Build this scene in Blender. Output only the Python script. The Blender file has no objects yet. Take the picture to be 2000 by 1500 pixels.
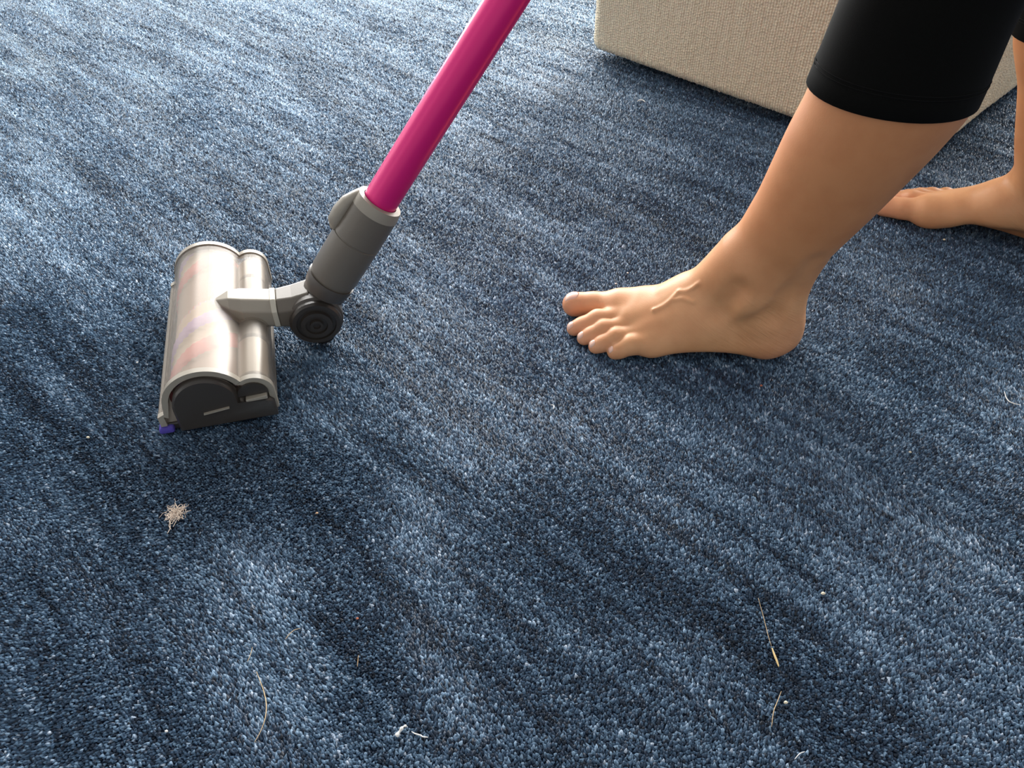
import bpy, bmesh, math
import numpy as np
from mathutils import Vector

# ------------------------------------------------------------------ camera, world, lights, exposure
sc = bpy.context.scene
COL = sc.collection
PITCH = math.radians(44.0); FPX = 1500.0; CAMH = 0.55
SP, CP = math.sin(PITCH), math.cos(PITCH)
cd = bpy.data.cameras.new('camera'); cam = bpy.data.objects.new('camera', cd); COL.objects.link(cam)
cam.location = (0, 0, CAMH); cam.rotation_euler = (math.pi/2 - PITCH, 0, 0)
cd.sensor_fit = 'HORIZONTAL'; cd.sensor_width = 36.0; cd.lens = 36.0*FPX/2000.0
cd.clip_start = 0.02; cd.clip_end = 50
sc.camera = cam

w = bpy.data.worlds.new('room_daylight'); sc.world = w; w.use_nodes = True
w.node_tree.nodes['Background'].inputs[0].default_value = (0.97, 0.985, 1.0, 1)
w.node_tree.nodes['Background'].inputs[1].default_value = 0.48

def area(name, loc, target, sx, sy, power, col):
    ld = bpy.data.lights.new(name, 'AREA'); ld.shape = 'RECTANGLE'; ld.size = sx; ld.size_y = sy
    ld.energy = power; ld.color = col
    o = bpy.data.objects.new(name, ld); COL.objects.link(o); o.location = loc
    o.rotation_euler = (Vector(target)-Vector(loc)).to_track_quat('-Z', 'Y').to_euler()
    return o
# daylight through the two halves of the window in the back wall, flat in the window plane
area('window_back_right_offscreen', (2.24, 3.56, 1.27), (2.24, 0.0, 1.27), 2.9, 2.15, 520, (1.0, 0.985, 0.96))
area('window_back_left_offscreen', (-0.83, 3.56, 1.27), (-0.83, 0.0, 1.27), 2.9, 2.15, 260, (1.0, 0.985, 0.96))
vs = sc.view_settings
vs.view_transform = 'Standard'; vs.look = 'None'; vs.exposure = 0.27; vs.gamma = 1.0; vs.use_curve_mapping = False

# ------------------------------------------------------------------ helpers
rng = np.random.default_rng(7)
def gp(x, y, z=0.0):
    """pixel of the 2000x1500 photo -> point on the level z"""
    u = (x-1000)/FPX; v = (y-750)/FPX; d = (CAMH-z)/(SP+v*CP)
    return np.array([u*d, d*(CP-v*SP), z])
def empty(name, loc, label, cat, group=None):
    o = bpy.data.objects.new(name, None); COL.objects.link(o); o.location = loc
    o.empty_display_size = 0.05
    o['label'] = label; o['category'] = cat
    if group: o['group'] = group
    return o
def root_loc(o):
    l = Vector((0, 0, 0))
    while o is not None:
        l += o.location; o = o.parent
    return l
def mesh_from(name, verts, faces, smooth=True):
    me = bpy.data.meshes.new(name)
    verts = np.asarray(verts, dtype=np.float32)
    if isinstance(faces, np.ndarray):
        n, k = faces.shape
        me.vertices.add(len(verts)); me.vertices.foreach_set('co', verts.ravel())
        me.loops.add(n*k); me.loops.foreach_set('vertex_index', faces.astype(np.int32).ravel())
        me.polygons.add(n); me.polygons.foreach_set('loop_start', np.arange(0, n*k, k, dtype=np.int32))
        me.update(calc_edges=True)
    else:
        me.from_pydata([tuple(v) for v in verts], [], [tuple(int(i) for i in f) for f in faces]); me.update()
    me.polygons.foreach_set('use_smooth', np.full(len(me.polygons), smooth))
    return me
def obj(name, verts, faces, mat, parent=None, smooth=True, bevel=0, loc=None, sharp=None, fix=False):
    """verts in world metres; the object sits at its parent's origin"""
    verts = np.asarray(verts, dtype=float)
    base = np.array(root_loc(parent)) if parent is not None else (np.array(loc) if loc is not None else np.zeros(3))
    me = mesh_from(name, verts-base, faces, smooth)
    o = bpy.data.objects.new(name, me); COL.objects.link(o)
    if parent is not None: o.parent = parent
    else: o.location = base
    me.materials.append(mat)
    if fix:
        bm = bmesh.new(); bm.from_mesh(me); bmesh.ops.recalc_face_normals(bm, faces=bm.faces); bm.to_mesh(me); bm.free()
    if bevel:
        m = o.modifiers.new('bevel', 'BEVEL'); m.width = bevel; m.segments = 2; m.limit_method = 'ANGLE'; m.angle_limit = 0.6
    if sharp is not None: me.set_sharp_from_angle(angle=sharp)
    return o
def nrm(v): v = np.asarray(v, float); return v/np.linalg.norm(v)
def frame_of(d):
    d = nrm(d); a = np.array([0, 0, 1.0]) if abs(d[2]) < .9 else np.array([1.0, 0, 0])
    x = nrm(np.cross(a, d)); y = np.cross(d, x); return x, y, d
class M:
    """collects pieces of one mesh"""
    def __init__(s): s.v = []; s.f = []
    def add(s, v, f):
        n = len(s.v); s.v += [np.asarray(p, float) for p in v]; s.f += [[i+n for i in q] for q in f]; return s
    def lathe(s, o, d, prof, n=40, capa=True, capb=True, ex=1.0, ey=1.0, axes=None):
        x, y, d = frame_of(d) if axes is None else axes
        v = []; f = []
        for t, r in prof:
            for k in range(n):
                a = 2*math.pi*k/n; v.append(np.asarray(o)+d*t+x*math.cos(a)*r*ex+y*math.sin(a)*r*ey)
        for i in range(len(prof)-1):
            for k in range(n):
                k2 = (k+1) % n; f.append([i*n+k, i*n+k2, (i+1)*n+k2, (i+1)*n+k])
        if capa: f.append(list(range(n))[::-1])
        if capb: f.append([(len(prof)-1)*n+k for k in range(n)])
        return s.add(v, f)
    def tube(s, pts, rad, n=6):
        pts = [np.asarray(p, float) for p in pts]; v = []; f = []
        if np.isscalar(rad): rad = [rad]*len(pts)
        for i, p in enumerate(pts):
            d = pts[min(i+1, len(pts)-1)]-pts[max(i-1, 0)]; x, y, _ = frame_of(d)
            for k in range(n):
                a = 2*math.pi*k/n; v.append(p+x*math.cos(a)*rad[i]+y*math.sin(a)*rad[i])
        for i in range(len(pts)-1):
            for k in range(n):
                k2 = (k+1) % n; f.append([i*n+k, i*n+k2, (i+1)*n+k2, (i+1)*n+k])
        f.append(list(range(n))[::-1]); f.append([(len(pts)-1)*n+k for k in range(n)])
        return s.add(v, f)
    def loft(s, rings, capa=True, capb=True):
        n = len(rings[0]); v = [p for r in rings for p in r]; f = []
        for i in range(len(rings)-1):
            for k in range(n):
                k2 = (k+1) % n; f.append([i*n+k, i*n+k2, (i+1)*n+k2, (i+1)*n+k])
        if capa: f.append(list(range(n))[::-1])
        if capb: f.append([(len(rings)-1)*n+k for k in range(n)])
        return s.add(v, f)
    def obj(s, name, mat, parent=None, **kw): return obj(name, s.v, s.f, mat, parent, fix=True, **kw)
def spline(pts, n=8):
    pts = [np.asarray(p, float) for p in pts]; out = []
    P = [2*pts[0]-pts[1]]+pts+[2*pts[-1]-pts[-2]]
    for i in range(1, len(P)-2):
        for k in range(n):
            t = k/n
            out.append(.5*((2*P[i])+(-P[i-1]+P[i+1])*t+(2*P[i-1]-5*P[i]+4*P[i+1]-P[i+2])*t*t+(-P[i-1]+3*P[i]-3*P[i+1]+P[i+2])*t**3))
    out.append(pts[-1]); return out
def lat(s, t, ss, st, seed):
    """smooth lattice noise in [-1,1]"""
    g = np.random.default_rng(seed).uniform(-1, 1, (256, 256))
    a = s/ss; b = t/st; i = np.floor(a).astype(int); j = np.floor(b).astype(int); fa = a-i; fb = b-j
    fa = fa*fa*(3-2*fa); fb = fb*fb*(3-2*fb); G = lambda p, q: g[p % 256, q % 256]
    return (G(i, j)*(1-fa)+G(i+1, j)*fa)*(1-fb)+(G(i, j+1)*(1-fa)+G(i+1, j+1)*fa)*fb

# ------------------------------------------------------------------ materials
def mat(name, col=(.5, .5, .5), rough=.5, **kw):
    m = bpy.data.materials.new(name); m.use_nodes = True; b = m.node_tree.nodes['Principled BSDF']
    b.inputs['Base Color'].default_value = (*col, 1); b.inputs['Roughness'].default_value = rough
    for k, v in kw.items(): b.inputs[k].default_value = v
    return m
def N(m, t, **inp):
    n = m.node_tree.nodes.new(t)
    for k, v in inp.items():
        if k in n.inputs.keys(): n.inputs[k].default_value = v
        else: setattr(n, k, v)
    return n
def L(m, a, b): m.node_tree.links.new(a, b)
def noise_mod(m, scale, amt, bump=0.0, detail=3.0, dist=0.001, stretch=None):
    """colour mottling and fine relief from object-space noise"""
    b = m.node_tree.nodes['Principled BSDF']; tc = N(m, 'ShaderNodeTexCoord'); nz = N(m, 'ShaderNodeTexNoise', Scale=scale, Detail=detail)
    src = tc.outputs['Object']
    if stretch:
        mp = N(m, 'ShaderNodeMapping'); mp.inputs['Scale'].default_value = stretch; L(m, src, mp.inputs['Vector']); src = mp.outputs[0]
    L(m, src, nz.inputs['Vector'])
    if amt:
        c = b.inputs['Base Color'].default_value[:3]
        mx = N(m, 'ShaderNodeMix', data_type='RGBA')
        mx.inputs[6].default_value = (*[x*(1-amt) for x in c], 1); mx.inputs[7].default_value = (*[min(1, x*(1+amt)) for x in c], 1)
        L(m, nz.outputs['Fac'], mx.inputs[0]); L(m, mx.outputs[2], b.inputs['Base Color'])
    if bump:
        bp = N(m, 'ShaderNodeBump', Strength=bump, Distance=dist); L(m, nz.outputs['Fac'], bp.inputs['Height']); L(m, bp.outputs[0], b.inputs['Normal'])
    return m

PILE_TOP, PILE_BASE = 0.0, -0.005
ROWA = math.radians(-44); E1 = np.array([math.cos(ROWA), math.sin(ROWA)]); E2 = np.array([-E1[1], E1[0]])
def yarn_material():
    m = mat('blue_viscose_yarn', (.1, .15, .25), .42, **{'Specular IOR Level': .55, 'Sheen Weight': 1.0, 'Sheen Roughness': .28, 'Sheen Tint': (.66, .86, 1, 1)})
    b = m.node_tree.nodes['Principled BSDF']
    at1 = N(m, 'ShaderNodeAttribute', attribute_name='yarn')
    cr = N(m, 'ShaderNodeValToRGB'); e = cr.color_ramp.elements
    e[0].position = 0.0; e[0].color = (.010, .017, .031, 1); e[1].position = 1.0; e[1].color = (.62, .72, .86, 1)
    for p, c in [(.3, (.021, .046, .092, 1)), (.55, (.080, .160, .272, 1)), (.8, (.29, .45, .63, 1))]:
        q = e.new(p); q.color = c
    L(m, at1.outputs['Fac'], cr.inputs[0]); L(m, cr.outputs[0], b.inputs['Base Color'])
    tl = N(m, 'ShaderNodeBsdfTranslucent'); L(m, cr.outputs[0], tl.inputs[0]); mx = N(m, 'ShaderNodeMixShader'); mx.inputs[0].default_value = .3
    L(m, b.outputs[0], mx.inputs[1]); L(m, tl.outputs[0], mx.inputs[2]); L(m, mx.outputs[0], m.node_tree.nodes['Material Output'].inputs[0])
    return m
YARN = yarn_material()
BACKING = noise_mod(mat('carpet_backing_blue', (.03, .05, .10), .9), 260, .5, .6, dist=.004)

# ------------------------------------------------------------------ carpet (floor): backing and cut pile
floor = obj('floor', [(x, y, z) for z in (-.012, PILE_BASE) for x, y in ((-3.05, -2), (4, -2), (4, 3.6), (-3.05, 3.6))],
            [(3, 2, 1, 0), (4, 5, 6, 7), (0, 1, 5, 4), (1, 2, 6, 5), (2, 3, 7, 6), (3, 0, 4, 7)], BACKING, smooth=False)
floor['kind'] = 'structure'; floor['label'] = 'blue streaked cut-pile carpet covering the whole floor'

def carpet_pile():
    ds, dt = .0020, .0021
    ns, nt = int(4.2/ds), int(4.2/dt)
    S, T = np.meshgrid((np.arange(ns)-ns/2)*ds, (np.arange(nt)-nt/2)*dt, indexing='ij')
    S = S+(np.arange(nt) % 2)[None, :]*ds*.5
    X = S*E1[0]+T*E2[0]+.1; Y = S*E1[1]+T*E2[1]+.95
    # keep what a camera at or near this one can see
    dep = Y*CP+CAMH*SP
    keep = (Y > .12) & (Y < 1.90) & (np.abs(X) < dep*(1000/FPX)+.15)
    X, Y, S, T = X[keep], Y[keep], S[keep], T[keep]; dep = dep[keep]
    # farther away the yarn ends are finer than the eye can part: thin them out and fatten them
    fat = np.interp(dep, (.62, .80, 1.1, 1.5), (1.0, 1.0, 1.07, 1.24)); kp = rng.random(len(X)) < 1/fat**2
    X, Y, S, T, fat = X[kp], Y[kp], S[kp], T[kp], fat[kp]
    n = len(X)
    X = X+rng.normal(0, .0004, n); Y = Y+rng.normal(0, .0004, n)
    # where the brush head has passed the pile lies the other way
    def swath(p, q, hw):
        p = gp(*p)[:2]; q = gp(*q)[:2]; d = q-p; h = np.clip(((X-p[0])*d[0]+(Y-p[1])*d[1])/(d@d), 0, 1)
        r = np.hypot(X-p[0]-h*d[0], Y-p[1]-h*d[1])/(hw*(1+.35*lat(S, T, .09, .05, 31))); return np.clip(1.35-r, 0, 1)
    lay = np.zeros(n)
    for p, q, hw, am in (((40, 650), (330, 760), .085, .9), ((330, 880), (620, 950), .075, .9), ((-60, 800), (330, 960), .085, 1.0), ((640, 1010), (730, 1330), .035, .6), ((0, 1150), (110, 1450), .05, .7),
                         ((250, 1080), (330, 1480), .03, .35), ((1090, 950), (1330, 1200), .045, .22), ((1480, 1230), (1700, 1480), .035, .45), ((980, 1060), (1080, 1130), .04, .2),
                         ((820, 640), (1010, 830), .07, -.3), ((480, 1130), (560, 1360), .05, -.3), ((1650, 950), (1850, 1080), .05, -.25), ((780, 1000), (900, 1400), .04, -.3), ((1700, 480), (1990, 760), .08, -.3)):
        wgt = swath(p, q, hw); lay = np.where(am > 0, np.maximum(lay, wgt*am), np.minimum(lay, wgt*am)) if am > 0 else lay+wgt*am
    # abrash: yarn lots dyed lighter or darker, running along the rows
    ab = .48*lat(S, T, .17, .014, 1)+.46*lat(S, T, .07, .0060, 2)+.30*lat(S, T, .34, .10, 3)+.30*lat(S, T, .03, .006, 4)+.3*lat(S, T, .30, .0045, 7)
    yarn = .47+.20*ab+rng.normal(0, .17, n)
    yarn[rng.random(n) < .02] += .3
    # pile height and lay
    hz = .0009*lat(S, T, .05, .0085, 5)+.0007*lat(S, T, .015, .012, 6)+rng.normal(0, .0006, n)
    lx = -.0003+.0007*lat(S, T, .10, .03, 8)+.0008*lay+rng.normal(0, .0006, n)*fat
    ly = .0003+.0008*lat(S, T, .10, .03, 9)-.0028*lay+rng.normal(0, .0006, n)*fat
    rad = (.00195+rng.normal(0, .00025, n))*fat*1.04
    th = rng.random(n)*6.283
    V = np.zeros((n, 4, 3), np.float32)
    for k in range(3):
        a = th+k*2.0944
        V[:, k, 0] = X+rad*np.cos(a); V[:, k, 1] = Y+rad*np.sin(a); V[:, k, 2] = PILE_TOP+hz*.7-.0034
    V[:, 3, 0] = X+lx; V[:, 3, 1] = Y+ly; V[:, 3, 2] = PILE_TOP+hz
    base = (np.arange(n)*4)[:, None]
    F = np.concatenate([base+np.array([[k, (k+1) % 3, 3]]) for k in range(3)]).astype(np.int32)
    o = obj('carpet_pile', V.reshape(-1, 3), F, YARN, floor, smooth=True)
    o['kind'] = 'stuff'; o['label'] = 'dense blue cut pile with lighter and darker streaks'
    at = o.data.attributes.new('yarn', 'FLOAT', 'POINT')
    yv = np.repeat(yarn, 4)
    at.data.foreach_set('value', np.clip(yv, 0, 1).astype(np.float32).ravel())
    return n
print('tufts', carpet_pile())

# ------------------------------------------------------------------ walls, a back window for the daylight, an added left one (outside the picture)
def room_shell():
    paint = noise_mod(mat('white_wall_paint', (.78, .77, .74), .8), 60, .03, .05); fr = mat('white_window_frame', (.8, .8, .78), .4)
    glass = mat('window_pane_glass', (.9, .95, 1), .02, **{'Transmission Weight': 1.0, 'IOR': 1.45})
    def box(a, b): 
        (x0, y0, z0), (x1, y1, z1) = a, b
        return [(x0, y0, z0), (x1, y0, z0), (x1, y1, z0), (x0, y1, z0), (x0, y0, z1), (x1, y0, z1), (x1, y1, z1), (x0, y1, z1)], [(3, 2, 1, 0), (4, 5, 6, 7), (0, 1, 5, 4), (1, 2, 6, 5), (2, 3, 7, 6), (3, 0, 4, 7)]
    def wall(name, wname, along, lo, hi, u0, u1, z0, z1, at, th):
        T = (lambda u, d, z: (u, at+d, z)) if along == 'x' else (lambda u, d, z: (at-d, u, z))
        def bb(m, ua, ub, za, zb, d0=0, d1=th):
            a, b = T(ua, d0, za), T(ub, d1, zb); m.add(*box([min(p) for p in zip(a, b)], [max(p) for p in zip(a, b)])); return m
        m = M()
        for q in ((lo, u0, -.012, 2.6), (u1, hi, -.012, 2.6), (u0, u1, -.012, z0), (u0, u1, z1, 2.6)): bb(m, *q)
        o = m.obj(name, paint, smooth=False); o['kind'] = 'structure'
        f = M()
        for q in ((u0, u0+.06, z0, z1), (u1-.06, u1, z0, z1), (u0, u1, z0, z0+.06), (u0, u1, z1-.06, z1), ((u0+u1)/2-.03, (u0+u1)/2+.03, z0, z1)): bb(f, *q, .04, .10)
        wo = f.obj(wname, fr, smooth=False); wo['kind'] = 'structure'
        for ua, ub in ((u0+.06, (u0+u1)/2-.03), ((u0+u1)/2+.03, u1-.06)): bb(M(), ua, ub, z0+.06, z1-.06, .066, .072).obj('pane', glass, wo, smooth=False)
    wall('wall_back', 'window_1', 'x', -3.2, 4.0, -2.4, 3.8, .10, 2.45, 3.6, .16)
    wall('wall_left', 'window_2', 'y', -2.0, 3.6, -.7, 1.3, .85, 2.4, -3.05, .15)
room_shell()

# ------------------------------------------------------------------ ottoman
def build_ottoman():
    fab = mat('oatmeal_woven_fabric', (.72, .615, .44), .85, **{'Sheen Weight': .25, 'Sheen Roughness': .5})
    noise_mod(fab, 420, .28, 0)
    z0 = .016; A = gp(1152, 92, z0)[:2]; B = gp(1796, 319.5, z0)[:2]
    d1 = nrm(B-A); ang = math.atan2(d1[1], d1[0]); d2 = np.array([-d1[1], d1[0]])
    ln = np.linalg.norm(B-A); wd = .62; ht = .40
    t = empty('ottoman', (*(A+d1*ln/2+d2*wd/2), 0), 'square oatmeal woven fabric ottoman standing on the blue carpet', 'ottoman')
    # horizontal outline: arc-length walk with rounded corners
    rc = .022; out = []
    corners = [(A, d1, d2, ln), (B, d2, -d1, wd), (B+d2*wd, -d1, -d2, ln), (A+d2*wd, -d2, d1, wd)]
    s_acc = 0
    for ci, (p, d, nx_, l) in enumerate(corners):
        nn = np.array([d[1], -d[0]]); step = (.0009, .0011, .02, .02)[ci]
        cen = p+d*rc-nn*rc
        dp = corners[ci-1][1]; n0 = np.array([dp[1], -dp[0]])
        k = 26 if ci in (0, 1, 2) else 8
        for j in range(k):                                   # corner arc before this side
            a = j/k*math.pi/2; q = n0*math.cos(a)+nn*math.sin(a); out.append((cen+q*rc, q, s_acc+j/k*rc*math.pi/2))
        s_acc += rc*math.pi/2
        m_ = int((l-2*rc)/step)
        for j in range(m_):
            out.append((p+d*(rc+(l-2*rc)*j/m_), nn, s_acc+(l-2*rc)*j/m_))
        s_acc += l-2*rc
    P = np.array([o[0] for o in out]); Q = np.array([o[1] for o in out]); Sx = np.array([o[2] for o in out])
    # vertical profile (inset, height, normal tilt)
    prof = []; rb = .013
    for j in range(5): prof.append((rb+.12*(1-j/4), z0, 0, -1))
    for j in range(1, 12):
        a = j/12*math.pi/2; prof.append((rb-rb*math.sin(a), z0+rb-rb*math.cos(a), math.sin(a), -math.cos(a)))
    z = z0+rb
    while z < ht-.03:
        prof.append((0, z, 1, 0)); z += .0010 if z < .235 else .012
    for j in range(9):
        a = j/8*math.pi/2; prof.append((.03-.03*math.cos(a), ht-.03+.03*math.sin(a), math.cos(a), math.sin(a)))
    for j in range(1, 4): prof.append((.03+.22*j/3, ht+.004*j, 0, 1))
    per, q_ = .0043, .0043
    rows = []; arc = 0; prev = None
    for ins, z, cn, sn in prof:
        if prev is not None: arc += math.hypot(ins-prev[0], z-prev[1])
        prev = (ins, z)
        u = Sx/per+.20*lat(Sx*100, np.full_like(Sx, arc*100), 2.0, 6.0, 21); c = np.floor(u)
        v = arc/q_+.5*(c % 2)+.5*lat(c*1.0, np.full_like(Sx, arc*100), 1.0, 3.0, 22)
        fu = np.abs(np.sin(np.pi*u)); fv = np.abs(np.sin(np.pi*v))
        h = .0029*np.power(fu, .55)*(.30+.70*np.power(fv, .55))*(1+.35*lat(c*1.0, np.floor(v)*1.0, .31, .37, 23))
        fl = .0022*lat(Sx, np.full_like(Sx, arc), .12, .10, 24)      # soft upholstery
        off = -ins+cn*(h+fl*min(1, arc/.2)); zz = z+sn*h
        rows.append(np.column_stack([P+Q*off[:, None], zz]))
    V = np.concatenate(rows); n = len(P); R = len(rows)
    I, J = np.meshgrid(np.arange(R-1), np.arange(n), indexing='ij'); J2 = (J+1) % n
    F = np.stack([I*n+J, I*n+J2, (I+1)*n+J2, (I+1)*n+J], -1).reshape(-1, 4)
    obj('upholstery', V, F, fab, t)
    top = M(); cen = np.array([*(A+d1*ln/2+d2*wd/2), ht+.02])
    top.add([rows[-1][k] for k in range(0, n)]+[cen], [[k, (k+1) % n, n] for k in range(n)]).obj('top_panel', fab, t)
    bot = M(); bot.add([rows[0][k] for k in range(0, n)]+[np.array([cen[0], cen[1], z0])], [[(k+1) % n, k, n] for k in range(n)]).obj('underside_cloth', mat('black_dust_cover', (.012, .012, .013), .9), t)
    fm = mat('black_glide_plastic', (.02, .02, .02), .5)
    for i in (0, 1):
        for j in (0, 1):
            c = A+d1*(.07+(ln-.14)*i)+d2*(.07+(wd-.14)*j)
            M().lathe((*c, PILE_TOP-.004), (0, 0, 1), [(0, .018), (.003, .020), (.0205, .020)], 20).obj('glide_foot', fm, t, sharp=.6)
build_ottoman()

# ------------------------------------------------------------------ vacuum cleaner
def build_vacuum():
    taupe = noise_mod(mat('taupe_plastic', (.135, .115, .093), .36), 900, .08, .05)
    taupe_dark = noise_mod(mat('dark_taupe_plastic', (.075, .063, .054), .38), 900, .08, .05)
    pale = mat('pale_grey_plastic', (.31, .275, .225), .36)
    dark = noise_mod(mat('charcoal_plastic', (.040, .033, .028), .34), 800, .1, .05)
    black = mat('black_rubber', (.012, .011, .011), .55)
    pink = noise_mod(mat('magenta_anodised_tube', (.80, .006, .20), .34, **{'Metallic': .25, 'Coat Weight': .25, 'Coat Roughness': .25}), 1500, .05, .03)
    clear = bpy.data.materials.new('smoky_clear_plastic'); clear.use_nodes = True
    nt = clear.node_tree; nt.nodes.clear()
    o_ = nt.nodes.new('ShaderNodeOutputMaterial'); tr = N(clear, 'ShaderNodeBsdfTransparent'); tr.inputs[0].default_value = (.95, .92, .88, 1)
    gl = N(clear, 'ShaderNodeBsdfGlossy', Roughness=.32); gl.inputs[0].default_value = (.62, .61, .59, 1); df = N(clear, 'ShaderNodeBsdfDiffuse'); df.inputs[0].default_value = (.58, .52, .46, 1)
    lw = N(clear, 'ShaderNodeLayerWeight'); pw = N(clear, 'ShaderNodeMath', operation='POWER'); pw.inputs[1].default_value = 3.0; L(clear, lw.outputs['Facing'], pw.inputs[0]); fr = N(clear, 'ShaderNodeMath', operation='MULTIPLY_ADD'); fr.inputs[1].default_value = .28; fr.inputs[2].default_value = .045; L(clear, pw.outputs[0], fr.inputs[0]); m1 = N(clear, 'ShaderNodeMixShader'); m1.inputs[0].default_value = .15; m2 = N(clear, 'ShaderNodeMixShader')
    L(clear, tr.outputs[0], m1.inputs[1]); L(clear, df.outputs[0], m1.inputs[2]); L(clear, fr.outputs[0], m2.inputs[0])
    L(clear, m1.outputs[0], m2.inputs[1]); L(clear, gl.outputs[0], m2.inputs[2]); L(clear, m2.outputs[0], o_.inputs[0])
    roll = mat('roller_bristle_bands', (.3, .2, .2), .7)
    b = roll.node_tree.nodes['Principled BSDF']; at = N(roll, 'ShaderNodeAttribute', attribute_name='band'); cr = N(roll, 'ShaderNodeValToRGB'); cr.color_ramp.interpolation = 'CONSTANT'
    e = cr.color_ramp.elements; e[0].position = 0; e[0].color = (.36, .28, .26, 1); e[1].position = .40; e[1].color = (.56, .20, .21, 1)
    for p_, c_ in [(.56, (.48, .40, .35, 1)), (.70, (.40, .28, .55, 1)), (.84, (.50, .40, .34, 1))]: q = e.new(p_); q.color = c_
    L(roll, at.outputs['Fac'], cr.inputs[0]); L(roll, cr.outputs[0], b.inputs['Base Color'])

    ra = math.radians(14.5); W = np.array([-math.sin(ra), math.cos(ra), 0]); U = np.array([math.cos(ra), math.sin(ra), 0]); Z = np.array([0, 0, 1.0])
    near = np.array([-.2805, .516, 0.0]); HL = .216; cen = near+W*HL/2
    t = empty('stick_vacuum', (*cen[:2], 0), 'stick vacuum cleaner with magenta tube and clear brush head on the carpet', 'vacuum cleaner')
    at3 = lambda s, u, z: near+W*s+U*u+Z*z
    # cross section of the clear housing, front lip -> dome -> rear ridge
    def dome_profile(g):
        p = [(-.056-g, .010), (-.056-g, .022), (-.050-g*.5, .024+g)]
        for k in range(0, 23):
            a = math.radians(172-k*(172-28)/22); p.append((-.0095+(.0385+g)*math.cos(a), .031+(.0385+g)*math.sin(a)))
        for k in range(0, 13):
            a = math.radians(120-k*(120-0)/12); p.append((.0345+(.0175+g)*math.cos(a), .034+(.0175+g)*math.sin(a)))
        p += [(.052+g, .010)]
        return p
    o1 = dome_profile(0); i1 = dome_profile(-.0022)
    ring = o1+i1[::-1]
    def extr(ringp, s0, s1): return [[at3(s0, u, z) for u, z in ringp], [at3(s1, u, z) for u, z in ringp]]
    def sheet_shell(s0, s1):
        n = len(o1); R = [at3(s, u, z) for s in (s0, s1) for u, z in ring]; m = len(ring); f = []
        for k in range(m): k2 = (k+1) % m; f.append([k, m+k, m+k2, k2])
        for k in range(n-1):
            f.append([k, k+1, m-2-k, m-1-k]); f.append([m+k+1, m+k, m+m-1-k, m+m-2-k])
        return R, f
    v, f = sheet_shell(.004, HL-.004)
    head = obj('brush_head', v, f, clear, t, sharp=.7, fix=True); head['label'] = 'smoky clear plastic housing of the brush head'
    # end rims (paler moulded edge) and dark end caps
    for s0, s1, nm in ((-.002, .004, 0), (HL-.004, HL+.002, 1)):
        n = len(o1); a_ = dome_profile(.0012); b_ = dome_profile(-.0045); rg = a_+b_[::-1]; m = len(rg)
        R = [at3(s, u, z) for s in (s0, s1) for u, z in rg]; ff = []
        for k in range(m): k2 = (k+1) % m; ff.append([k, m+k, m+k2, k2])
        for k in range(n-1):
            ff.append([k, k+1, m-2-k, m-1-k]); ff.append([m+k+1, m+k, m+m-1-k, m+m-2-k])
        obj('end_rim', R, ff, pale, head, sharp=.7, fix=True)
        sgn = -1 if nm == 0 else 1; sb = 0.0 if nm == 0 else HL
        cap = [(-.040, .004)]+[(-.0095+.0305*math.cos(math.radians(180-k*9)), .031+.0325*math.sin(math.radians(180-k*9))) for k in range(0, 19)]
        cap += [(.020, .029), (.047, .027), (.051, .022), (.051, .004)]
        r0 = [at3(sb, u, z) for u, z in cap]; r1 = [at3(sb+sgn*.006, u, z) for u, z in cap]
        cu = np.mean([c_[0] for c_ in cap]); cz = np.mean([c_[1] for c_ in cap])
        r2 = [at3(sb+sgn*.0085, cu+(u-cu)*.93, cz+(z-cz)*.93) for u, z in cap]
        rings = [r0, r1, r2] if nm == 1 else [r0[::-1], r1[::-1], r2[::-1]]
        ec = M().loft(rings).obj('end_cap', dark, head, sharp=.7)
        if nm == 0:
            M().loft([[at3(sgn*.0105, u, z) for u, z in ((-.014, .0235), (.010, .0265), (.010, .028), (-.014, .025))][::-1], [at3(0, u, z) for u, z in ((-.014, .0235), (.010, .0265), (.010, .028), (-.014, .025))][::-1]][::-1]).obj('coin_slot', pale, ec, smooth=False)
            kn = [(.0335+.0145*math.cos(math.radians(180-k*15)), .033+.0145*math.sin(math.radians(180-k*15))) for k in range(13)]
            M().loft([[at3(.002, u, z) for u, z in kn][::-1], [at3(-.004, u, z) for u, z in kn][::-1]]).obj('rear_end_cap', dark, head, sharp=.7)
            M().loft([[at3(.0, u, z) for u, z in ((.026, .029), (.046, .029), (.046, .0335), (.026, .0315))], [at3(-.0085, u, z) for u, z in ((.026, .029), (.046, .029), (.046, .0335), (.026, .0315))]]).obj('latch', pale, head, smooth=False, bevel=.0006)
    # sole plate, front lip strip, blue corner tab
    M().loft([[at3(s, u, z) for u, z in ((-.055, .002), (.051, .002), (.051, .011), (-.055, .011))] for s in (.0, HL)]).obj('sole_plate', dark, head, smooth=False, bevel=.002)
    M().loft([[at3(s, u, z) for u, z in ((-.0585, .004), (-.054, .004), (-.054, .022), (-.0585, .019))] for s in (.004, HL-.004)]).obj('front_bumper', taupe, head, smooth=False, bevel=.0012)
    M().loft([[at3(s, u, z) for u, z in ((-.0600, .003), (-.046, .003), (-.046, .0095), (-.0600, .0095))] for s in (-.0055, .008)]).obj('corner_felt', mat('violet_felt', (.07, .05, .33), .9), head, smooth=False, bevel=.002)
    # roller inside
    nr, na = 90, 36; rv = []; rf = []; band = []
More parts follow.
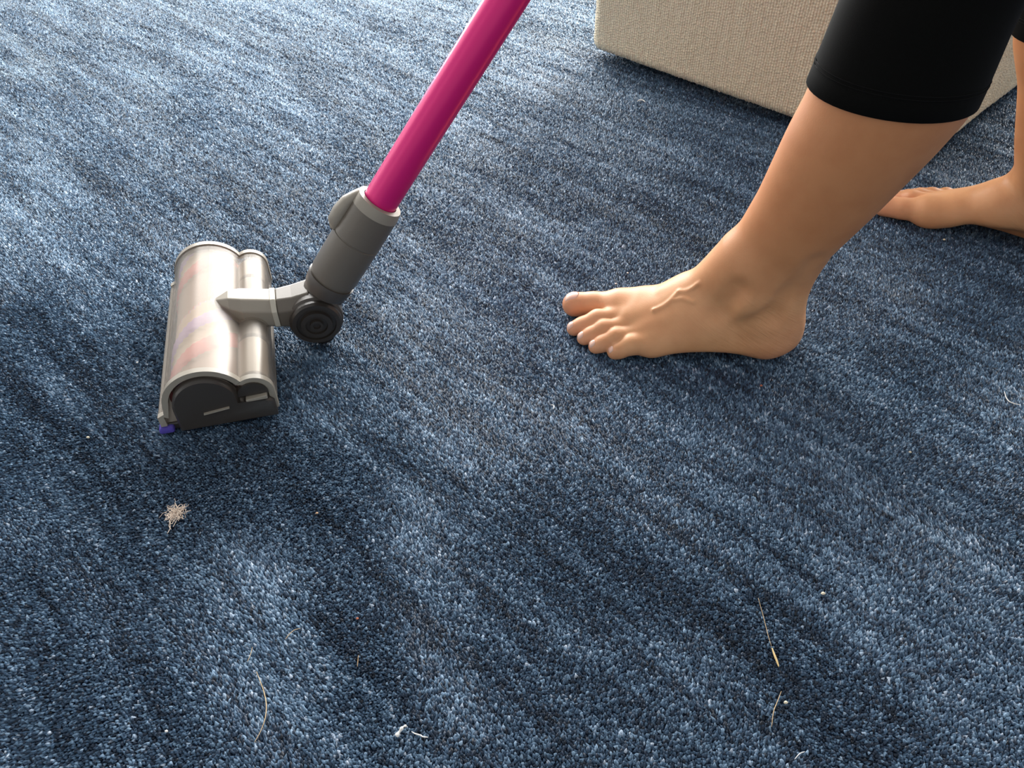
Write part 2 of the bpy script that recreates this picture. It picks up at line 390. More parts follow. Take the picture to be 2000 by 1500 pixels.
    for i in range(nr+1):
        for k in range(na):
            a = 2*math.pi*k/na; tw = (k/na+1.4*i/nr) % 1.0; r = .0300+.0012*math.sin(k*6.0)+(.0022 if (.4 < tw < .56 or .7 < tw < .84) else 0)
            rv.append(at3(.008+(HL-.016)*i/nr, -.0095+r*math.cos(a), .0335+r*math.sin(a))); band.append(tw)
    for i in range(nr):
        for k in range(na): k2 = (k+1) % na; rf.append([i*na+k, (i+1)*na+k, (i+1)*na+k2, i*na+k2])
    ro = obj('brush_roller', rv, rf, roll, head); A_ = ro.data.attributes.new('band', 'FLOAT', 'POINT'); A_.data.foreach_set('value', np.array(band, np.float32))
    # motor tube under the rear ridge, in two pale sections
    for s0, s1, mm in ((.012, .066, pale), (.070, .096, taupe), (.146, .170, taupe), (.174, HL-.012, pale)):
        M().lathe(at3(s0, .0345, .034), W, [(0, .0138), (.001, .0146), (s1-s0-.001, .0146), (s1-s0, .0138)], 24).obj('motor_section', mm, head, sharp=.6)
    # ---- neck: faceted duct from the housing back to the pivot
    def octo(c, hw, hh, ch, ax=W, up=Z): return [c+ax*a*hw+up*b_*hh for a, b_ in ((-1, -1+ch), (-1+ch, -1), (1-ch, -1), (1, -1+ch), (1, 1-ch), (1-ch, 1), (-1+ch, 1), (-1, 1-ch))]
    sm = HL*.52
    nk = [octo(at3(sm, .004, .062), .004, .004, .5), octo(at3(sm, .018, .0555), .0150, .0145, .5), octo(at3(sm, .030, .050), .0195, .0185, .5), octo(at3(sm, .062, .044), .0195, .0175, .5)]
    neck = M().loft(nk).obj('neck', pale, t, smooth=False, bevel=.0012)
    M().loft([octo(at3(sm, .058, .0445), .0206, .0186, .5), octo(at3(sm, .0635, .0440), .0206, .0186, .5)]).obj('neck_band', mat('light_trim_plastic', (.52, .48, .40), .3), neck, smooth=False, bevel=.0006)
    M().loft([octo(at3(sm, .0635, .0435), .0200, .018, .5), octo(at3(sm, .080, .0425), .0215, .020, .45), octo(at3(sm, .098, .043), .0205, .023, .4)]).obj('neck_socket', taupe, neck, smooth=False, bevel=.0015)
    # ---- pivot knuckle
    pc = at3(sm-.004, .100, .036)
    piv = M().lathe(pc-W*.018, W, [(0, .026), (.002, .0285), (.030, .0285), (.034, .026)], 40).obj('pivot_joint', taupe_dark, t, sharp=.5)
    M().lathe(pc-W*.0185, -W, [(0, .0265), (.004, .0265), (.0065, .0245), (.0065, .0205), (.0045, .0200), (.0045, .0165), (.0085, .0160), (.0085, .0115), (.0060, .0110), (.0060, .0070), (.0095, .0065), (.0095, .0040), (.007, .0038)], 44, capa=False).obj('pivot_cap', dark, piv, sharp=.5)
    for sgn in (-1, 1):
        M().lathe(at3(sm-.004+sgn*.012, .104, .0125)-W*.004, W, [(0, .010), (.001, .0118), (.007, .0118), (.008, .010)], 24).obj('wheel', black, piv, sharp=.5)
    # ---- wand line
    P1 = np.array([-.126, .645, .167]); D = nrm((.574, .152, .805))
    foot_t = -.118
    M().loft([[pc+W*.006+D*tt+frame_of(D)[0]*math.cos(a)*rx+frame_of(D)[1]*math.sin(a)*ry for a in np.linspace(0, 2*math.pi, 28, endpoint=False)] for tt, rx, ry in ((-.004, .019, .019), (.012, .022, .022), (.030, .0235, .0225), (.046, .0225, .0225))]).obj('elbow', taupe_dark, t)
    o0 = P1
    col = M().lathe(o0, D, [(-.110, .0165), (-.106, .0195), (-.098, .0222), (-.090, .0240), (-.045, .0243), (-.0445, .0236), (-.0435, .0236), (-.043, .0243), (-.010, .0236), (-.008, .0236)], 48).obj('wand_collar', taupe, t, sharp=.6)
    M().lathe(o0, D, [(-.009, .0238), (-.003, .0232), (.0015, .0222), (.002, .0172)], 48, capb=False).obj('collar_ring', pale, col, sharp=.6)
    M().lathe(o0, D, [(-.113, .0205), (-.108, .0228), (-.099, .0243), (-.0965, .0243)], 40).obj('collar_cuff', taupe_dark, col, sharp=.6)
    # release button: paddle on the outer side of the collar
    side = nrm(np.array([-.86, .0, .51])-D*np.dot(np.array([-.86, .0, .51]), D)); tan = np.cross(D, side)
    rg = []
    for tt, hgt, wd in ((-.046, .0285, .0055), (-.040, .0335, .0080), (-.028, .0345, .0088), (-.014, .0320, .0085), (-.004, .0265, .0065), (.001, .0235, .004)):
        rg.append([o0+D*tt+side*(.019+(hgt-.019)*(.5+.5*math.sin(a)))+tan*math.cos(a)*wd for a in np.linspace(0, 2*math.pi, 20, endpoint=False)])
    M().loft(rg).obj('release_button', pale, col)
    M().lathe(o0, D, [(-.02, .0165), (.640, .0165)], 48).obj('wand', pink, t, sharp=.6)
    M().lathe(o0+D*.640, D, [(-.03, .0185), (-.028, .0205), (.035, .0215), (.045, .019)], 40).obj('wand_cuff', taupe, t, sharp=.6)
build_vacuum()

# ------------------------------------------------------------------ person: two legs
def smin(a, b, k):
    h = np.clip(.5+.5*(b-a)/k, 0, 1); return b*(1-h)+a*h-k*h*(1-h)
def smax(a, b, k): return -smin(-a, -b, k)
def cone(P, a, b, ra, rb):
    a = np.asarray(a, np.float32)/1000; b = np.asarray(b, np.float32)/1000; ba = b-a; l2 = float(ba@ba)
    h = np.clip(((P[0]-a[0])*ba[0]+(P[1]-a[1])*ba[1]+(P[2]-a[2])*ba[2])/l2, 0, 1)
    return np.sqrt((P[0]-a[0]-h*ba[0])**2+(P[1]-a[1]-h*ba[1])**2+(P[2]-a[2]-h*ba[2])**2)-(ra+(rb-ra)*h)/1000
def ell(P, c, r):
    c = np.asarray(c, np.float32)/1000; r = np.asarray(r, np.float32)/1000
    k0 = np.sqrt(((P[0]-c[0])/r[0])**2+((P[1]-c[1])/r[1])**2+((P[2]-c[2])/r[2])**2)
    return (k0-1)*float(r.min())
TOES = [  # joints (x fwd, y to the little toe, z up, radius) in mm
    [(188, -27, 21, 18), (222, -33, 17, 13.5), (243, -33.5, 14.5, 14)],
    [(190, -7, 22.5, 11), (217, -4, 19.5, 10.2), (233, 0, 12, 9.2), (241.5, 2, 8.5, 8.4)],
    [(182, 6, 20.5, 10.5), (210, 10, 18, 9.8), (223, 14.5, 11.5, 8.8), (230, 16.5, 8, 8)],
    [(170, 17, 19, 10.3), (196, 22, 17.5, 10.2), (210, 27, 11.5, 9), (217, 29, 8.2, 8.2)],
    [(158, 27, 17, 10.5), (180, 31.5, 16.5, 11), (192, 35, 11, 9.2), (197, 36, 8, 8)]]
def foot_field(P, tilt=0.0):
    K = .014
    d = ell(P, (33, 1, 25), (33, 29, 30))
    d = smin(d, ell(P, (42, 0, 45), (34, 27, 36)), K)
    d = smin(d, cone(P, (45, 9, 22), (150, 20, 15), 23, 15), K)               # outer column
    d = smin(d, cone(P, (60, -6, 52), (122, -14, 41), 30, 25), .02)             # instep
    d = smin(d, cone(P, (112, -10, 58), (74, -2, 104), 24, 34), .02)
    d = smin(d, cone(P, (122, -14, 41), (165, -22, 27), 25, 20), .02)
    d = smin(d, cone(P, (165, -24, 24), (192, -27, 20), 20, 19), K)
    d = smin(d, cone(P, (110, 2, 42), (182, 0, 21), 24, 16), .018)
    d = smin(d, cone(P, (100, 10, 34), (158, 21, 16), 22, 15), .018)
    d = smin(d, ell(P, (190, -27, 19), (24, 20, 19.5)), .01)
    d = smin(d, ell(P, (160, 22, 13), (22, 16, 13)), .01)
    d = smin(d, ell(P, (182, -2, 12), (20, 26, 12)), .01)                       # ball of the foot
    # hollow arch on the inner side
    d = smax(d, -ell(P, (108, -44, 0), (50, 36, 22)), .014)
    d = smax(d, -ell(P, (100, 38, -2), (44, 22, 13)), .010)
    return d
def toes_field(P):
    t = None
    for ch in TOES:
        c = None
        for (a, b) in zip(ch[:-1], ch[1:]):
            q = cone(P, a[:3], b[:3], a[3], b[3]); c = q if c is None else smin(c, q, .004)
        t = c if t is None else smin(t, c, .0007)
    return t
def leg_at(tab, z):
    zz = tab[:, 0]; return [np.interp(z, zz, tab[:, k]) for k in range(1, 5)]
def smooth_tab(tab, n=160):
    tab = np.array(tab, float); z = np.linspace(tab[0, 0], tab[-1, 0], n); out = [z]
    for k in range(1, 5):
        y = np.interp(z, tab[:, 0], tab[:, k])
        for _ in range(14): y[1:-1] = (y[:-2]+2*y[1:-1]+y[2:])/4
        out.append(y)
    return np.column_stack(out)
def leg_field(P, tab):
    cx, cy, a, b = [q.astype(np.float32) for q in leg_at(tab, P[2][0, 0, :])]
    dx = (P[0]-cx)/a; dy = (P[1]-cy)/b
    k0 = np.sqrt(dx*dx+dy*dy); d = (k0-1)*np.minimum(a, b)
    return smax(d, tab[0, 0]-P[2], .01)
def detail_field(P, d, right):
    """ankle bones, tendons, veins, folds"""
    d = smin(d, ell(P, (70, 27, 80), (17, 11, 19)), .012)                       # outer ankle bone
    d = smin(d, ell(P, (78, -27, 90), (18, 10, 18)), .014)                      # inner ankle bone
    d = smin(d, cone(P, (24, 0, 45), (14 if not right else 34, 0, 120), 11, 11), .012)   # heel cord
    if not right:
        for a, b, r0, r1 in (((66, 42, 58), (44, 40, 68), 4, 7), ((44, 40, 68), (30, 40, 92), 7, 9), ((30, 40, 92), (18, 41, 130), 9, 7)):
            d = smax(d, -cone(P, a, b, r0, r1), .016)                           # groove behind the ankle bone
        d = smax(d, -cone(P, (96, 34, 66), (86, 37, 96), 5, 6), .016)
    else:
        for a, b, r0, r1 in (((60, -42, 62), (46, -40, 90), 5, 8), ((46, -40, 90), (50, -42, 125), 8, 6)):
            d = smax(d, -cone(P, a, b, r0, r1), .016)
    for a, b in (((104, -8, 76), (150, -14, 52)), ((98, 12, 63), (172, 18, 27))):
        d = smin(d, cone(P, a, b, 1.3, 1.0), .012)
    return d
VEINS = [[(118, 8, 0), (128, 6, 0), (137, 3, 0)], [(137, 3, 0), (146, 8, 0), (160, 10, 0)], [(122, 17, 0), (132, 11, 0), (141, 8, 0)]]
def surface_nets(D, org, h):
    nx, ny, nz = D.shape; S = D < 0
    cnt = np.zeros((nx-1, ny-1, nz-1), np.int8)
    offs = [(i, j, k) for i in (0, 1) for j in (0, 1) for k in (0, 1)]
    for i, j, k in offs: cnt += S[i:nx-1+i, j:ny-1+j, k:nz-1+k]
    idx = np.argwhere((cnt > 0) & (cnt < 8)); m = len(idx)
    val = np.stack([D[idx[:, 0]+i, idx[:, 1]+j, idx[:, 2]+k] for i, j, k in offs], 1)
    acc = np.zeros((m, 3)); num = np.zeros(m)
    for p in range(8):
        for q in range(p+1, 8):
            df = np.array(offs[q])-np.array(offs[p])
            if np.abs(df).sum() != 1: continue
            a, b = val[:, p], val[:, q]; cr = (a < 0) != (b < 0)
            t = np.where(cr, a/np.where(cr, a-b, 1), 0)
            acc += np.where(cr[:, None], np.array(offs[p])+t[:, None]*df, 0); num += cr
    V = (idx+acc/num[:, None])*h+np.array(org)
    ID = np.full((nx-1, ny-1, nz-1), -1, np.int32); ID[idx[:, 0], idx[:, 1], idx[:, 2]] = np.arange(m)
    F = []
    for ax in range(3):
        o1, o2 = [(1, 2), (2, 0), (0, 1)][ax]
        sl0 = [slice(1, -1)]*3; sl0[ax] = slice(0, -1); sl1 = list(sl0); sl1[ax] = slice(1, None)
        A, B = S[tuple(sl0)], S[tuple(sl1)]
        e = np.argwhere(A != B); inside = A[e[:, 0], e[:, 1], e[:, 2]]
        c = e+1; c[:, ax] -= 1
        def cell(d1, d2):
            q = c.copy(); q[:, o1] -= d1; q[:, o2] -= d2; return ID[q[:, 0], q[:, 1], q[:, 2]]
        quad = np.stack([cell(1, 1), cell(0, 1), cell(0, 0), cell(1, 0)], 1)
        quad[~inside] = quad[~inside][:, ::-1]; F.append(quad)
    return V, np.concatenate(F)

class Leg:
    def __init__(s, heel, ang, side):
        a = math.radians(ang); s.o = np.array([heel[0], heel[1], -.0025]); s.side = side
        s.f = np.array([-math.cos(a), math.sin(a), 0]); s.l = side*np.array([-math.sin(a), -math.cos(a), 0]); s.z = np.array([0, 0, 1.0])
    def w(s, V): V = np.atleast_2d(V); return s.o+V[:, :1]*s.f+V[:, 1:2]*s.l+V[:, 2:]*s.z
    def loc(s, W): W = np.atleast_2d(W)-s.o; return np.column_stack([W@s.f, W@s.l, W[:, 2]])
LEFT = Leg((.309, .628), 6, 1); RIGHT = Leg((.719, .797), 32, -1)
tabL = smooth_tab([(.045, .046, 0, .034, .026), (.075, .055, 0, .040, .030), (.10, .056, 0, .046, .031), (.123, .049, 0, .0485, .034), (.18, .026, .000, .0545, .043), (.241, .006, 0, .063, .052), (.278, -.006, 0, .0660, .055), (.351, -.0105, 0, .0605, .055), (.45, -.03, 0, .058, .052)])
rc = [(.045, .678, .823), (.09, .640, .822), (.131, .624, .823), (.197, .603, .826), (.24, .584, .826), (.30, .566, .825), (.45, .535, .815)]
ra_ = [(.036, .026), (.045, .031), (.047, .034), (.050, .042), (.056, .050), (.060, .054), (.058, .052)]
rl = RIGHT.loc([(x+.006, y, z) for z, x, y in rc])
tabR = smooth_tab([(z, rl[i][0], rl[i][1], *ra_[i]) for i, (z, x, y) in enumerate(rc)])
def build_leg_surface(leg, tab, h, right):
    x0, x1, y0, y1, z0, z1 = (-.105, .268, -.075, .075, -.006, .372) if not right else (-.02, .268, -.13, .075, -.006, .36)
    xs = np.arange(x0, x1, h, dtype=np.float32); ys = np.arange(y0, y1, h, dtype=np.float32); zs = np.arange(z0, z1, h, dtype=np.float32)
    P = (xs[:, None, None], ys[None, :, None], zs[None, None, :])
    D = leg_field(P, tab)*np.ones((len(xs), len(ys), len(zs)), np.float32)
    k = int((.155-z0)/h); Q = (P[0], P[1], P[2][:, :, :k])
    ft = foot_field(Q)
    d = smin(D[:, :, :k], ft, .016)
    d = detail_field(Q, d, right)
    d = smin(d, toes_field(Q), .0040)
    if not right:
        def top(q):                                                             # lay the vein on the skin
            col = d[int((q[0]/1000-x0)/h), int((q[1]/1000-y0)/h), :]; kk = int(np.max(np.nonzero(col < 0)[0])); return (q[0], q[1], (z0+h*(kk+.5))*1000-1.7)
        vn = None
        for ch in VEINS:
            ch = [top(q) for q in spline([np.array(q, float) for q in ch], 4)]; ch = [(q[0], q[1], np.mean([r[2] for r in ch[max(0, i-1):i+2]])) for i, q in enumerate(ch)]
            for a, b in zip(ch[:-1], ch[1:]): q = cone(Q, a, b, 1.5, 1.5); vn = q if vn is None else np.minimum(vn, q)
        d = smin(d, vn, .003)
    d = smax(d, -(Q[2]-.0006), .003)                                            # flat where it rests
    D[:, :, :k] = d
    D[:, :, -1] = .01
    V, F = surface_nets(D, (x0, y0, z0), h)
    # light smoothing
    e = np.concatenate([F[:, [0, 1]], F[:, [1, 2]], F[:, [2, 3]], F[:, [3, 0]]])
    for _ in range(1):
        acc = np.zeros_like(V); c = np.zeros(len(V)); np.add.at(acc, e[:, 0], V[e[:, 1]]); np.add.at(acc, e[:, 1], V[e[:, 0]]); np.add.at(c, e[:, 0], 1); np.add.at(c, e[:, 1], 1)
        V = V*.5+acc/c[:, None]*.5
    def sdf(p):
        p = np.asarray(p, np.float32); q = (p[:, 0].reshape(-1, 1, 1), p[:, 1].reshape(-1, 1, 1), p[:, 2].reshape(-1, 1, 1))
        return np.minimum(toes_field(q), foot_field(q)).ravel()
    if leg.side < 0: F = F[:, ::-1]
    # ruddier skin at toes, heel and sole edge
    ru = np.clip((V[:, 0]-.19)/.06, 0, 1)*.6+np.clip(1-V[:, 2]/.022, 0, 1)*.6+np.clip(1-np.hypot(V[:, 0]-.02, V[:, 2]-.02)/.05, 0, 1)*.5
    tan = np.clip((V[:, 2]-.07)/.09, 0, 1)  # browner with height, from the ankle up to the shin
    cr = np.clip(1.25-np.hypot((V[:, 0]-.055)/.075, (V[:, 2]-.045)/.055), 0, 1)
    return leg.w(V), F, np.clip(ru, 0, 1), tan, cr, sdf

def build_person():
    skin = mat('tanned_skin', (.5, .3, .2), .46, **{'Subsurface Weight': .12, 'Subsurface Radius': (1.0, .35, .2), 'Subsurface Scale': .006, 'Specular IOR Level': .4})
    b = skin.node_tree.nodes['Principled BSDF']
    a1 = N(skin, 'ShaderNodeAttribute', attribute_name='ruddy'); a2 = N(skin, 'ShaderNodeAttribute', attribute_name='tan')
    tc = N(skin, 'ShaderNodeTexCoord'); nz = N(skin, 'ShaderNodeTexNoise', Scale=38.0, Detail=4.0); L(skin, tc.outputs['Object'], nz.inputs['Vector'])
    m1 = N(skin, 'ShaderNodeMix', data_type='RGBA'); m1.inputs[6].default_value = (.68, .35, .168, 1); m1.inputs[7].default_value = (.58, .255, .108, 1); L(skin, a2.outputs['Fac'], m1.inputs[0])
    m2 = N(skin, 'ShaderNodeMix', data_type='RGBA'); m2.inputs[7].default_value = (.78, .34, .20, 1); L(skin, m1.outputs[2], m2.inputs[6])
    ml = N(skin, 'ShaderNodeMath', operation='MULTIPLY'); ml.inputs[1].default_value = .75; L(skin, a1.outputs['Fac'], ml.inputs[0]); L(skin, ml.outputs[0], m2.inputs[0])
    m3 = N(skin, 'ShaderNodeMix', data_type='RGBA', blend_type='MULTIPLY'); m3.inputs[0].default_value = .35; L(skin, m2.outputs[2], m3.inputs[6])
    cr = N(skin, 'ShaderNodeValToRGB'); cr.color_ramp.elements[0].color = (.74, .60, .50, 1); cr.color_ramp.elements[1].color = (1, 1, 1, 1); cr.color_ramp.elements[0].position = .3; cr.color_ramp.elements[1].position = .6
    L(skin, nz.outputs['Fac'], cr.inputs[0]); L(skin, cr.outputs[0], m3.inputs[7]); L(skin, m3.outputs[2], b.inputs['Base Color'])
    n2 = N(skin, 'ShaderNodeTexNoise', Scale=650.0, Detail=3.0); L(skin, tc.outputs['Object'], n2.inputs['Vector'])
    bp = N(skin, 'ShaderNodeBump', Strength=.12, Distance=.0008); L(skin, n2.outputs['Fac'], bp.inputs['Height'])
    mp = N(skin, 'ShaderNodeMapping'); mp.inputs['Rotation'].default_value = (0, math.radians(-32), 0); L(skin, tc.outputs['Object'], mp.inputs['Vector'])
    mp2 = N(skin, 'ShaderNodeMapping'); mp2.inputs['Scale'].default_value = (28, 40, 330); L(skin, mp.outputs[0], mp2.inputs['Vector'])
    n3 = N(skin, 'ShaderNodeTexNoise', Scale=1.0, Detail=3.0, Distortion=.8); L(skin, mp2.outputs[0], n3.inputs['Vector'])
    a3 = N(skin, 'ShaderNodeAttribute', attribute_name='crease'); mc = N(skin, 'ShaderNodeMath', operation='MULTIPLY'); mc.inputs[1].default_value = .55; L(skin, a3.outputs['Fac'], mc.inputs[0])
    bp2 = N(skin, 'ShaderNodeBump', Distance=.0016); L(skin, mc.outputs[0], bp2.inputs['Strength']); L(skin, n3.outputs['Fac'], bp2.inputs['Height']); L(skin, bp.outputs[0], bp2.inputs['Normal']); L(skin, bp2.outputs[0], b.inputs['Normal'])
    nailm = mat('toenail', (.82, .51, .39), .28, **{'Coat Weight': .4, 'Coat Roughness': .2})
    black = noise_mod(mat('black_jersey', (.0030, .0031, .0026), .85, **{'Specular IOR Level': .1}), 1800, .3, .25, dist=.0006)
    thread = mat('black_thread', (.006, .006, .006), .9, **{'Specular IOR Level': .1})
    t = empty('person', (.50, .72, 0), 'barefoot person in black cropped leggings stepping forward on the carpet', 'person')
    vL, fL, ruL, toneL, crL, sdL = build_leg_surface(LEFT, tabL, .0014, False)
    vR, fR, ruR, toneR, crR, sdR = build_leg_surface(RIGHT, tabR, .0021, True)
    # upper legs and hips, hidden inside the leggings
    def ring(c, ax, d, a, bb, n=48):
        d = nrm(d); x = nrm(np.asarray(ax)-d*np.dot(ax, d)); y = np.cross(d, x)
        return [np.asarray(c)+x*math.cos(q)*a+y*math.sin(q)*bb for q in np.linspace(0, 2*math.pi, n, endpoint=False)]
    def chain(leg, tab, hemz, hemtilt, hip, knee_z, grow):
        zs = list(np.arange(hemz, knee_z, .012)); rings = []
        for i, z in enumerate(zs):
            cx, cy, a, bb = leg_at(tab, z); c = leg.w((cx, cy, z+.0025))[0]
            cx2, cy2, _, _ = leg_at(tab, z+.02); d = leg.w((cx2, cy2, z+.0225))[0]-c; d[:2] *= hemtilt
            rings.append(ring(c, leg.f, d, a+grow, bb+grow))
        c0 = c; hip = np.asarray(hip); r0 = (a, bb)
        for i in range(1, 9):
            q = i/8; p = c0*(1-q)+hip*q+np.array([-.03*math.sin(math.pi*q), 0, 0]); rr = .057+.028*q
            rings.append(ring(p, leg.f, hip-c0+np.array([0, 0, .1]), rr+grow, rr*.97+grow))
        return rings
    hipL, hipR = (.50, .655, .82), (.52, .80, .82)
    body = M(); leggings = M()
    kL = chain(LEFT, tabL, .282, .30, hipL, .45, .0035); kR = chain(RIGHT, tabR, .262, .5, hipR, .44, .0035)
    def trunk(mm, g):
        rr = []
        for zz, a, bb in ((.76, .09, .125), (.80, .105, .150), (.86, .112, .165), (.92, .105, .155), (.98, .092, .135)):
            rr.append(ring((.515, .728, zz), (-1, 0, 0), (0, 0, 1), a+g, bb+g))
        mm.loft(rr)
    for k_ in (kL, kR):
        # hem: fold inward, thickness
        c = np.mean(k_[0], 0); d = nrm(np.mean(k_[1], 0)-c)
        inn = [c+(p-c)*(1-.0030/np.linalg.norm(p-c)) for p in k_[0]]; up = [p+d*.03 for p in inn]
        low = [p-d*.0008+(c-p)*.012 for p in k_[0]]
        leggings.loft([up, inn, low]+k_, capa=False)
    trunk(leggings, 0)
    lg = leggings.obj('leggings', black, t); lg['label'] = 'black cropped leggings ending at mid calf'
    for k_ in (kL, kR):
        c = np.mean(k_[0], 0); d = nrm(np.mean(k_[1], 0)-c)
        for up_, rr in ((.0175, .0004), (.0205, .0004)):
            q = up_/.012; i = int(q); fq = q-i
            pts = [k_[i][j]*(1-fq)+k_[i+1][j]*fq for j in range(len(k_[0]))]; pts = [p+(p-c-d*np.dot(p-c, d))/np.linalg.norm(p-c)*.0003 for p in pts]
            M().tube(pts+[pts[0]], rr, 5).obj('hem_stitching', thread, lg)
    hid = M()
    for leg, tab, hip in ((LEFT, tabL, hipL), (RIGHT, tabR, hipR)): hid.loft(chain(leg, tab, .345, 1, hip, .44, -.001))
    trunk(hid, -.006)
    nv = np.array(hid.v); nL, nR = len(vL), len(vR)
    verts = np.concatenate([vL, vR, nv]); faces = [tuple(x) for x in fL]+[tuple(x+nL) for x in fR]+[tuple(np.array(x)+nL+nR) for x in hid.f]
    bo = obj('body', verts, faces, skin, t); bo['label'] = 'bare tanned feet and lower legs'
    for nm, arrs in (('ruddy', (ruL, ruR)), ('tan', (toneL, toneR)), ('crease', (crL, crR))):
        A_ = bo.data.attributes.new(nm, 'FLOAT', 'POINT'); A_.data.foreach_set('value', np.concatenate([arrs[0], arrs[1], np.ones(len(nv))]).astype(np.float32))
    # toenails: thin curved plates laid on the toes
    for leg, sdf in ((LEFT, sdL), (RIGHT, sdR)):
        for ti, ch in enumerate(TOES):
            a, b_ = np.array(ch[-2][:3]), np.array(ch[-1][:3]); r = ch[-1][3]
            dirn = nrm(b_-a); up = nrm(np.array([.38 if ti else .12, [-.12, .05, .10, .16, .30][ti], 1.0])); dirn = nrm(dirn-up*np.dot(dirn, up)); sid = np.cross(up, dirn)
            hl, hw = [(8.2, 7.8), (4.4, 4.6), (4.1, 4.3), (3.9, 4.2), (3.2, 3.6)][ti]
            cc = b_+dirn*[2.5, 2.6, 2.5, 2.4, 2.2][ti]; G = 9; pts = []
            for i in range(G):
                for j in range(G):
                    s_ = -1+2*i/(G-1); q_ = -1+2*j/(G-1)
                    ww = hw*(1-.28*max(0, -s_)**3)*(1-.12*max(0, s_)**2); ll = hl*(1-.16*q_*q_*(1 if s_ > 0 else 1.3))
                    pts.append((cc+dirn*s_*ll+sid*q_*ww)/1000)
            pts = np.array(pts); hgt = np.full(len(pts), .020)
            for _ in range(40):
                hgt -= np.clip(sdf(pts+up*hgt[:, None]), -.004, .004)*.8
            hgt = np.maximum(hgt, hgt.max()-.0058)
            edge = np.array([max(abs(-1+2*i/(G-1)), abs(-1+2*j/(G-1))) for i in range(G) for j in range(G)])
            topp = pts+up*(hgt+.0006-.0006*np.clip(edge-.7, 0, 1)/.3)[:, None]; bott = pts+up*(hgt-.0012)[:, None]
            vv = leg.w(np.concatenate([topp, bott])); ff = []
            for i in range(G-1):
                for j in range(G-1):
                    q = [i*G+j, (i+1)*G+j, (i+1)*G+j+1, i*G+j+1]; ff.append(q); ff.append([k+G*G for k in q[::-1]])
            rim = [j for j in range(G)]+[i*G+G-1 for i in range(1, G)]+[(G-1)*G+j for j in range(G-2, -1, -1)]+[i*G for i in range(G-2, 0, -1)]
            for k in range(len(rim)): k2 = (k+1) % len(rim); ff.append([rim[k], rim[k2], rim[k2]+G*G, rim[k]+G*G])
            obj('toenail', vv, [f_[::-1] for f_ in ff] if leg.side > 0 else ff, nailm, bo)
build_person()

# ------------------------------------------------------------------ lint and crumbs lying on the carpet
def tag(o, label, cat, group=None):
    o['label'] = label; o['category'] = cat
    if group: o['group'] = group
    return o
tan_f = mat('tan_fluff', (.72, .60, .50), .9); white_f = mat('white_thread', (.86, .83, .78), .8); hair_m = mat('blond_hair', (.62, .45, .25), .5)
straw_m = mat('dry_straw', (.66, .48, .22), .6); crumb_m = mat('cream_crumb', (.80, .70, .52), .8); red_m = mat('rust_crumb', (.42, .13, .07), .8)
def strand(name, px, rad, m, label, cat, z=.0012, wob=.0, group=None):
    pts = spline([gp(x, y, z+wob*math.sin(i*2.1)) for i, (x, y) in enumerate(px)], 6); n = len(pts)
    rr = [rad*(.45+.55*math.sin(math.pi*(i+.6)/(n+.2))) for i in range(n)]
    return tag(M().tube(pts, rr, 6).obj(name, m, loc=pts[n//2]), label, cat, group)
# fluff: a tangle of fibres
fl = M(); c0 = gp(343, 1003, .001)
for i in range(95):
    a = rng.uniform(0, 6.28); p = c0+np.array([rng.normal(0, .0028), rng.normal(0, .0034), abs(rng.normal(.001, .0012))]); pts = [p]
    for k in range(4):
        a += rng.normal(0, .9); p = p+np.array([math.cos(a)*.0022, math.sin(a)*.0024, rng.normal(0, .0005)]); p[2] = np.clip(p[2], 0, .004); pts.append(p)
    fl.tube(spline(pts, 3), rng.uniform(.00010, .00028), 5)
for px in ([(338, 1008), (333, 1020), (332, 1032), (327, 1042)], [(347, 1010), (343, 1020), (338, 1029)], [(352, 1002), (356, 1014)], [(352, 994), (364, 995)], [(340, 996), (341, 988)], [(336, 1012), (330, 1026), (334, 1034)]):
    fl.tube(spline([gp(x, y, .001) for x, y in px], 5), .00028, 5)
tag(fl.obj('lint_clump', tan_f, loc=c0), 'tan clump of tangled fluff in front of the brush head', 'lint')
sh = M(); rb = spline([gp(x, y, z) for x, y, z in ((774, 1438, .001), (780, 1430, .002), (786, 1421, .003), (791, 1418, .003), (796, 1420, .002))], 5)
wds = [.0016, .0022, .0024, .0022, .0018, .0014, .0011, .0009]
for i in range(len(rb)): pass
sh.tube(rb, [.0014-.0009*i/(len(rb)-1)+.0004*math.sin(i*.9) for i in range(len(rb))], 7)
tag(sh.obj('paper_shred', white_f, loc=rb[0]), 'small crumpled white shred with a bent tip on the carpet', 'shred')
strand('thread', [(804, 1429), (811, 1433), (821, 1436), (826, 1439), (836, 1440)], .00048, white_f, 'short pale thread beside the crumpled white shred', 'thread')
strand('hair', [(501, 1312), (508, 1330), (515, 1350), (520, 1375), (518, 1402), (509, 1428), (497, 1450)], .00035, hair_m, 'long curved blond hair on the carpet', 'hair', wob=.0006)
strand('hair', [(493, 1264), (489, 1279), (483, 1293)], .00025, hair_m, 'short faint hair above the long curved blond hair', 'hair')
strand('hair', [(587, 1227), (574, 1231), (564, 1240), (557, 1249)], .0003, hair_m, 'bent blond hair between the brown bristle and the fluff', 'hair')
strand('bristle', [(700, 1280), (699, 1291), (698, 1302)], .00035, mat('brown_bristle', (.40, .26, .13), .6), 'short straight brown bristle on the carpet', 'bristle')
strand('straw', [(1481, 1168), (1492, 1208), (1500, 1240), (1507, 1263)], .00022, hair_m, 'thin long fibre leading to the golden straw tip', 'fibre')
strand('straw', [(1508, 1266), (1513, 1280), (1517, 1290), (1521, 1302)], .0009, straw_m, 'golden straw sliver with tapered ends', 'straw')
strand('hair', [(1526, 1350), (1518, 1371), (1511, 1390), (1507, 1420)], .00028, hair_m, 'fine hair beside a cream crumb', 'hair')
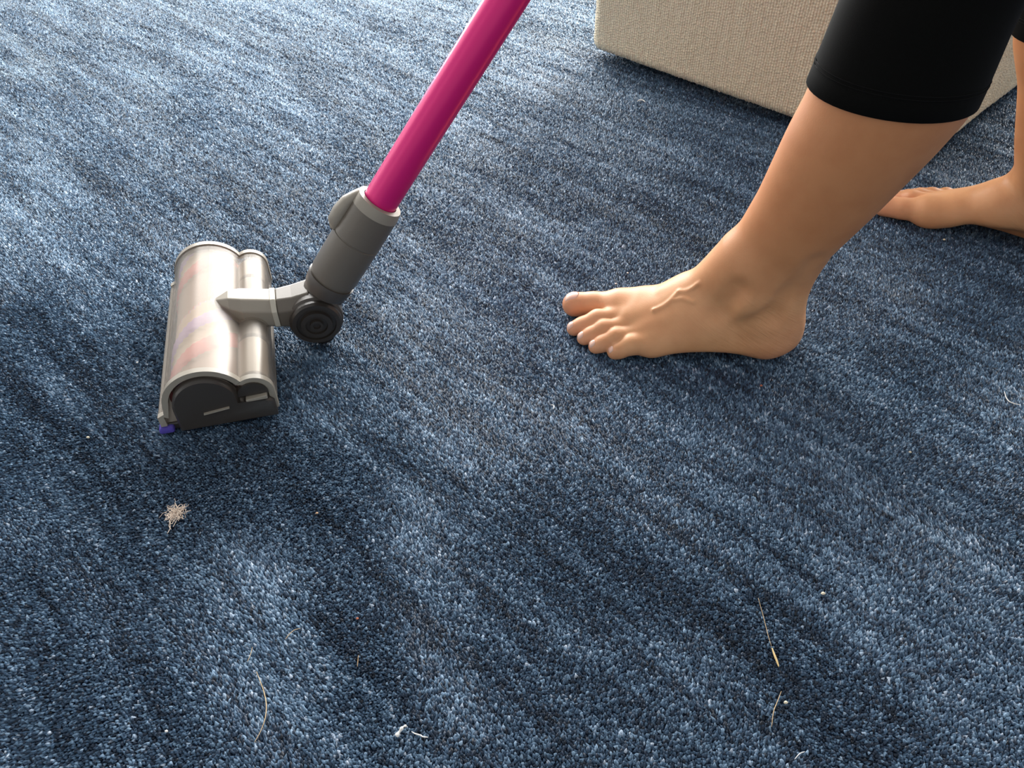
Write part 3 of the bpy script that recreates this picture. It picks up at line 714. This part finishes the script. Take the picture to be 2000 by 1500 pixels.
strand('thread_curl', [(1245, 198), (1249, 195.5), (1253, 195.3), (1257, 196.5), (1260, 199)], .0011, white_f, 'curled white thread in the ottoman shadow', 'thread')
strand('thread_curl', [(1962, 765), (1965, 776), (1971, 784), (1980, 788), (1993, 791)], .00055, white_f, 'hooked white thread on the bright carpet right of the heel', 'thread')
strand('thread_curl', [(1076, 790), (1081, 792), (1082, 796), (1080, 799)], .00045, white_f, 'tiny hooked white thread below the toes', 'thread')
strand('thread', [(1552, 1483), (1562, 1472), (1572, 1468)], .0003, white_f, 'thin pale thread near a fine hair and crumb', 'thread')
def crumb(px, r, m, label, seed):
    g = np.random.default_rng(seed); c = gp(*px, .0006); v = []; f = []
    nu, nv_ = 8, 5
    for i in range(nv_):
        th = math.pi*(i+.5)/nv_
        for k in range(nu):
            a = 2*math.pi*k/nu; q = r*(1+g.uniform(-.25, .25)); v.append(c+np.array([math.cos(a)*math.sin(th)*q*1.3, math.sin(a)*math.sin(th)*q, math.cos(th)*q*.8]))
    for i in range(nv_-1):
        for k in range(nu): k2 = (k+1) % nu; f.append([i*nu+k, (i+1)*nu+k, (i+1)*nu+k2, i*nu+k2])
    f.append(list(range(nu))); f.append([(nv_-1)*nu+k for k in range(nu)][::-1])
    tag(obj('crumb', v, f, m, loc=c), label, 'crumb')
for i, (px, r, m, lb) in enumerate([
    ((1608, 1159), .0013, crumb_m, 'oval cream crumb alone on the carpet, like a grain'),
    ((1535, 1372), .0012, crumb_m, 'cream crumb beside a fine hair'),
    ((172, 854), .0012, crumb_m, 'pale crumb on the dark carpet left of the brush head'),
    ((268, 708), .0010, white_f, 'white speck beside the flank of the brush head'),
    ((325, 1428), .0009, white_f, 'white speck left of the long curved hair'),
    ((1487, 753), .0011, red_m, 'rust red crumb below the heel'),
    ((1778, 883), .0010, crumb_m, 'pale crumb below the hooked white thread'),
    ((1203, 554), .0012, white_f, 'white speck above the instep of the front foot'),
    ((1226, 533), .0011, white_f, 'flat white flake behind the instep of the front foot'),
    ((1844, 468), .0013, crumb_m, 'cream speck in the shadow under the rear foot'),
    ((619, 1002), .0010, mat('tan_crumb', (.55, .36, .22), .8), 'tan crumb between the fluff and the front foot'),
    ((698, 1208), .0009, red_m, 'tiny rust speck above the brown bristle')]):
    crumb(px, r, m, lb, 100+i)
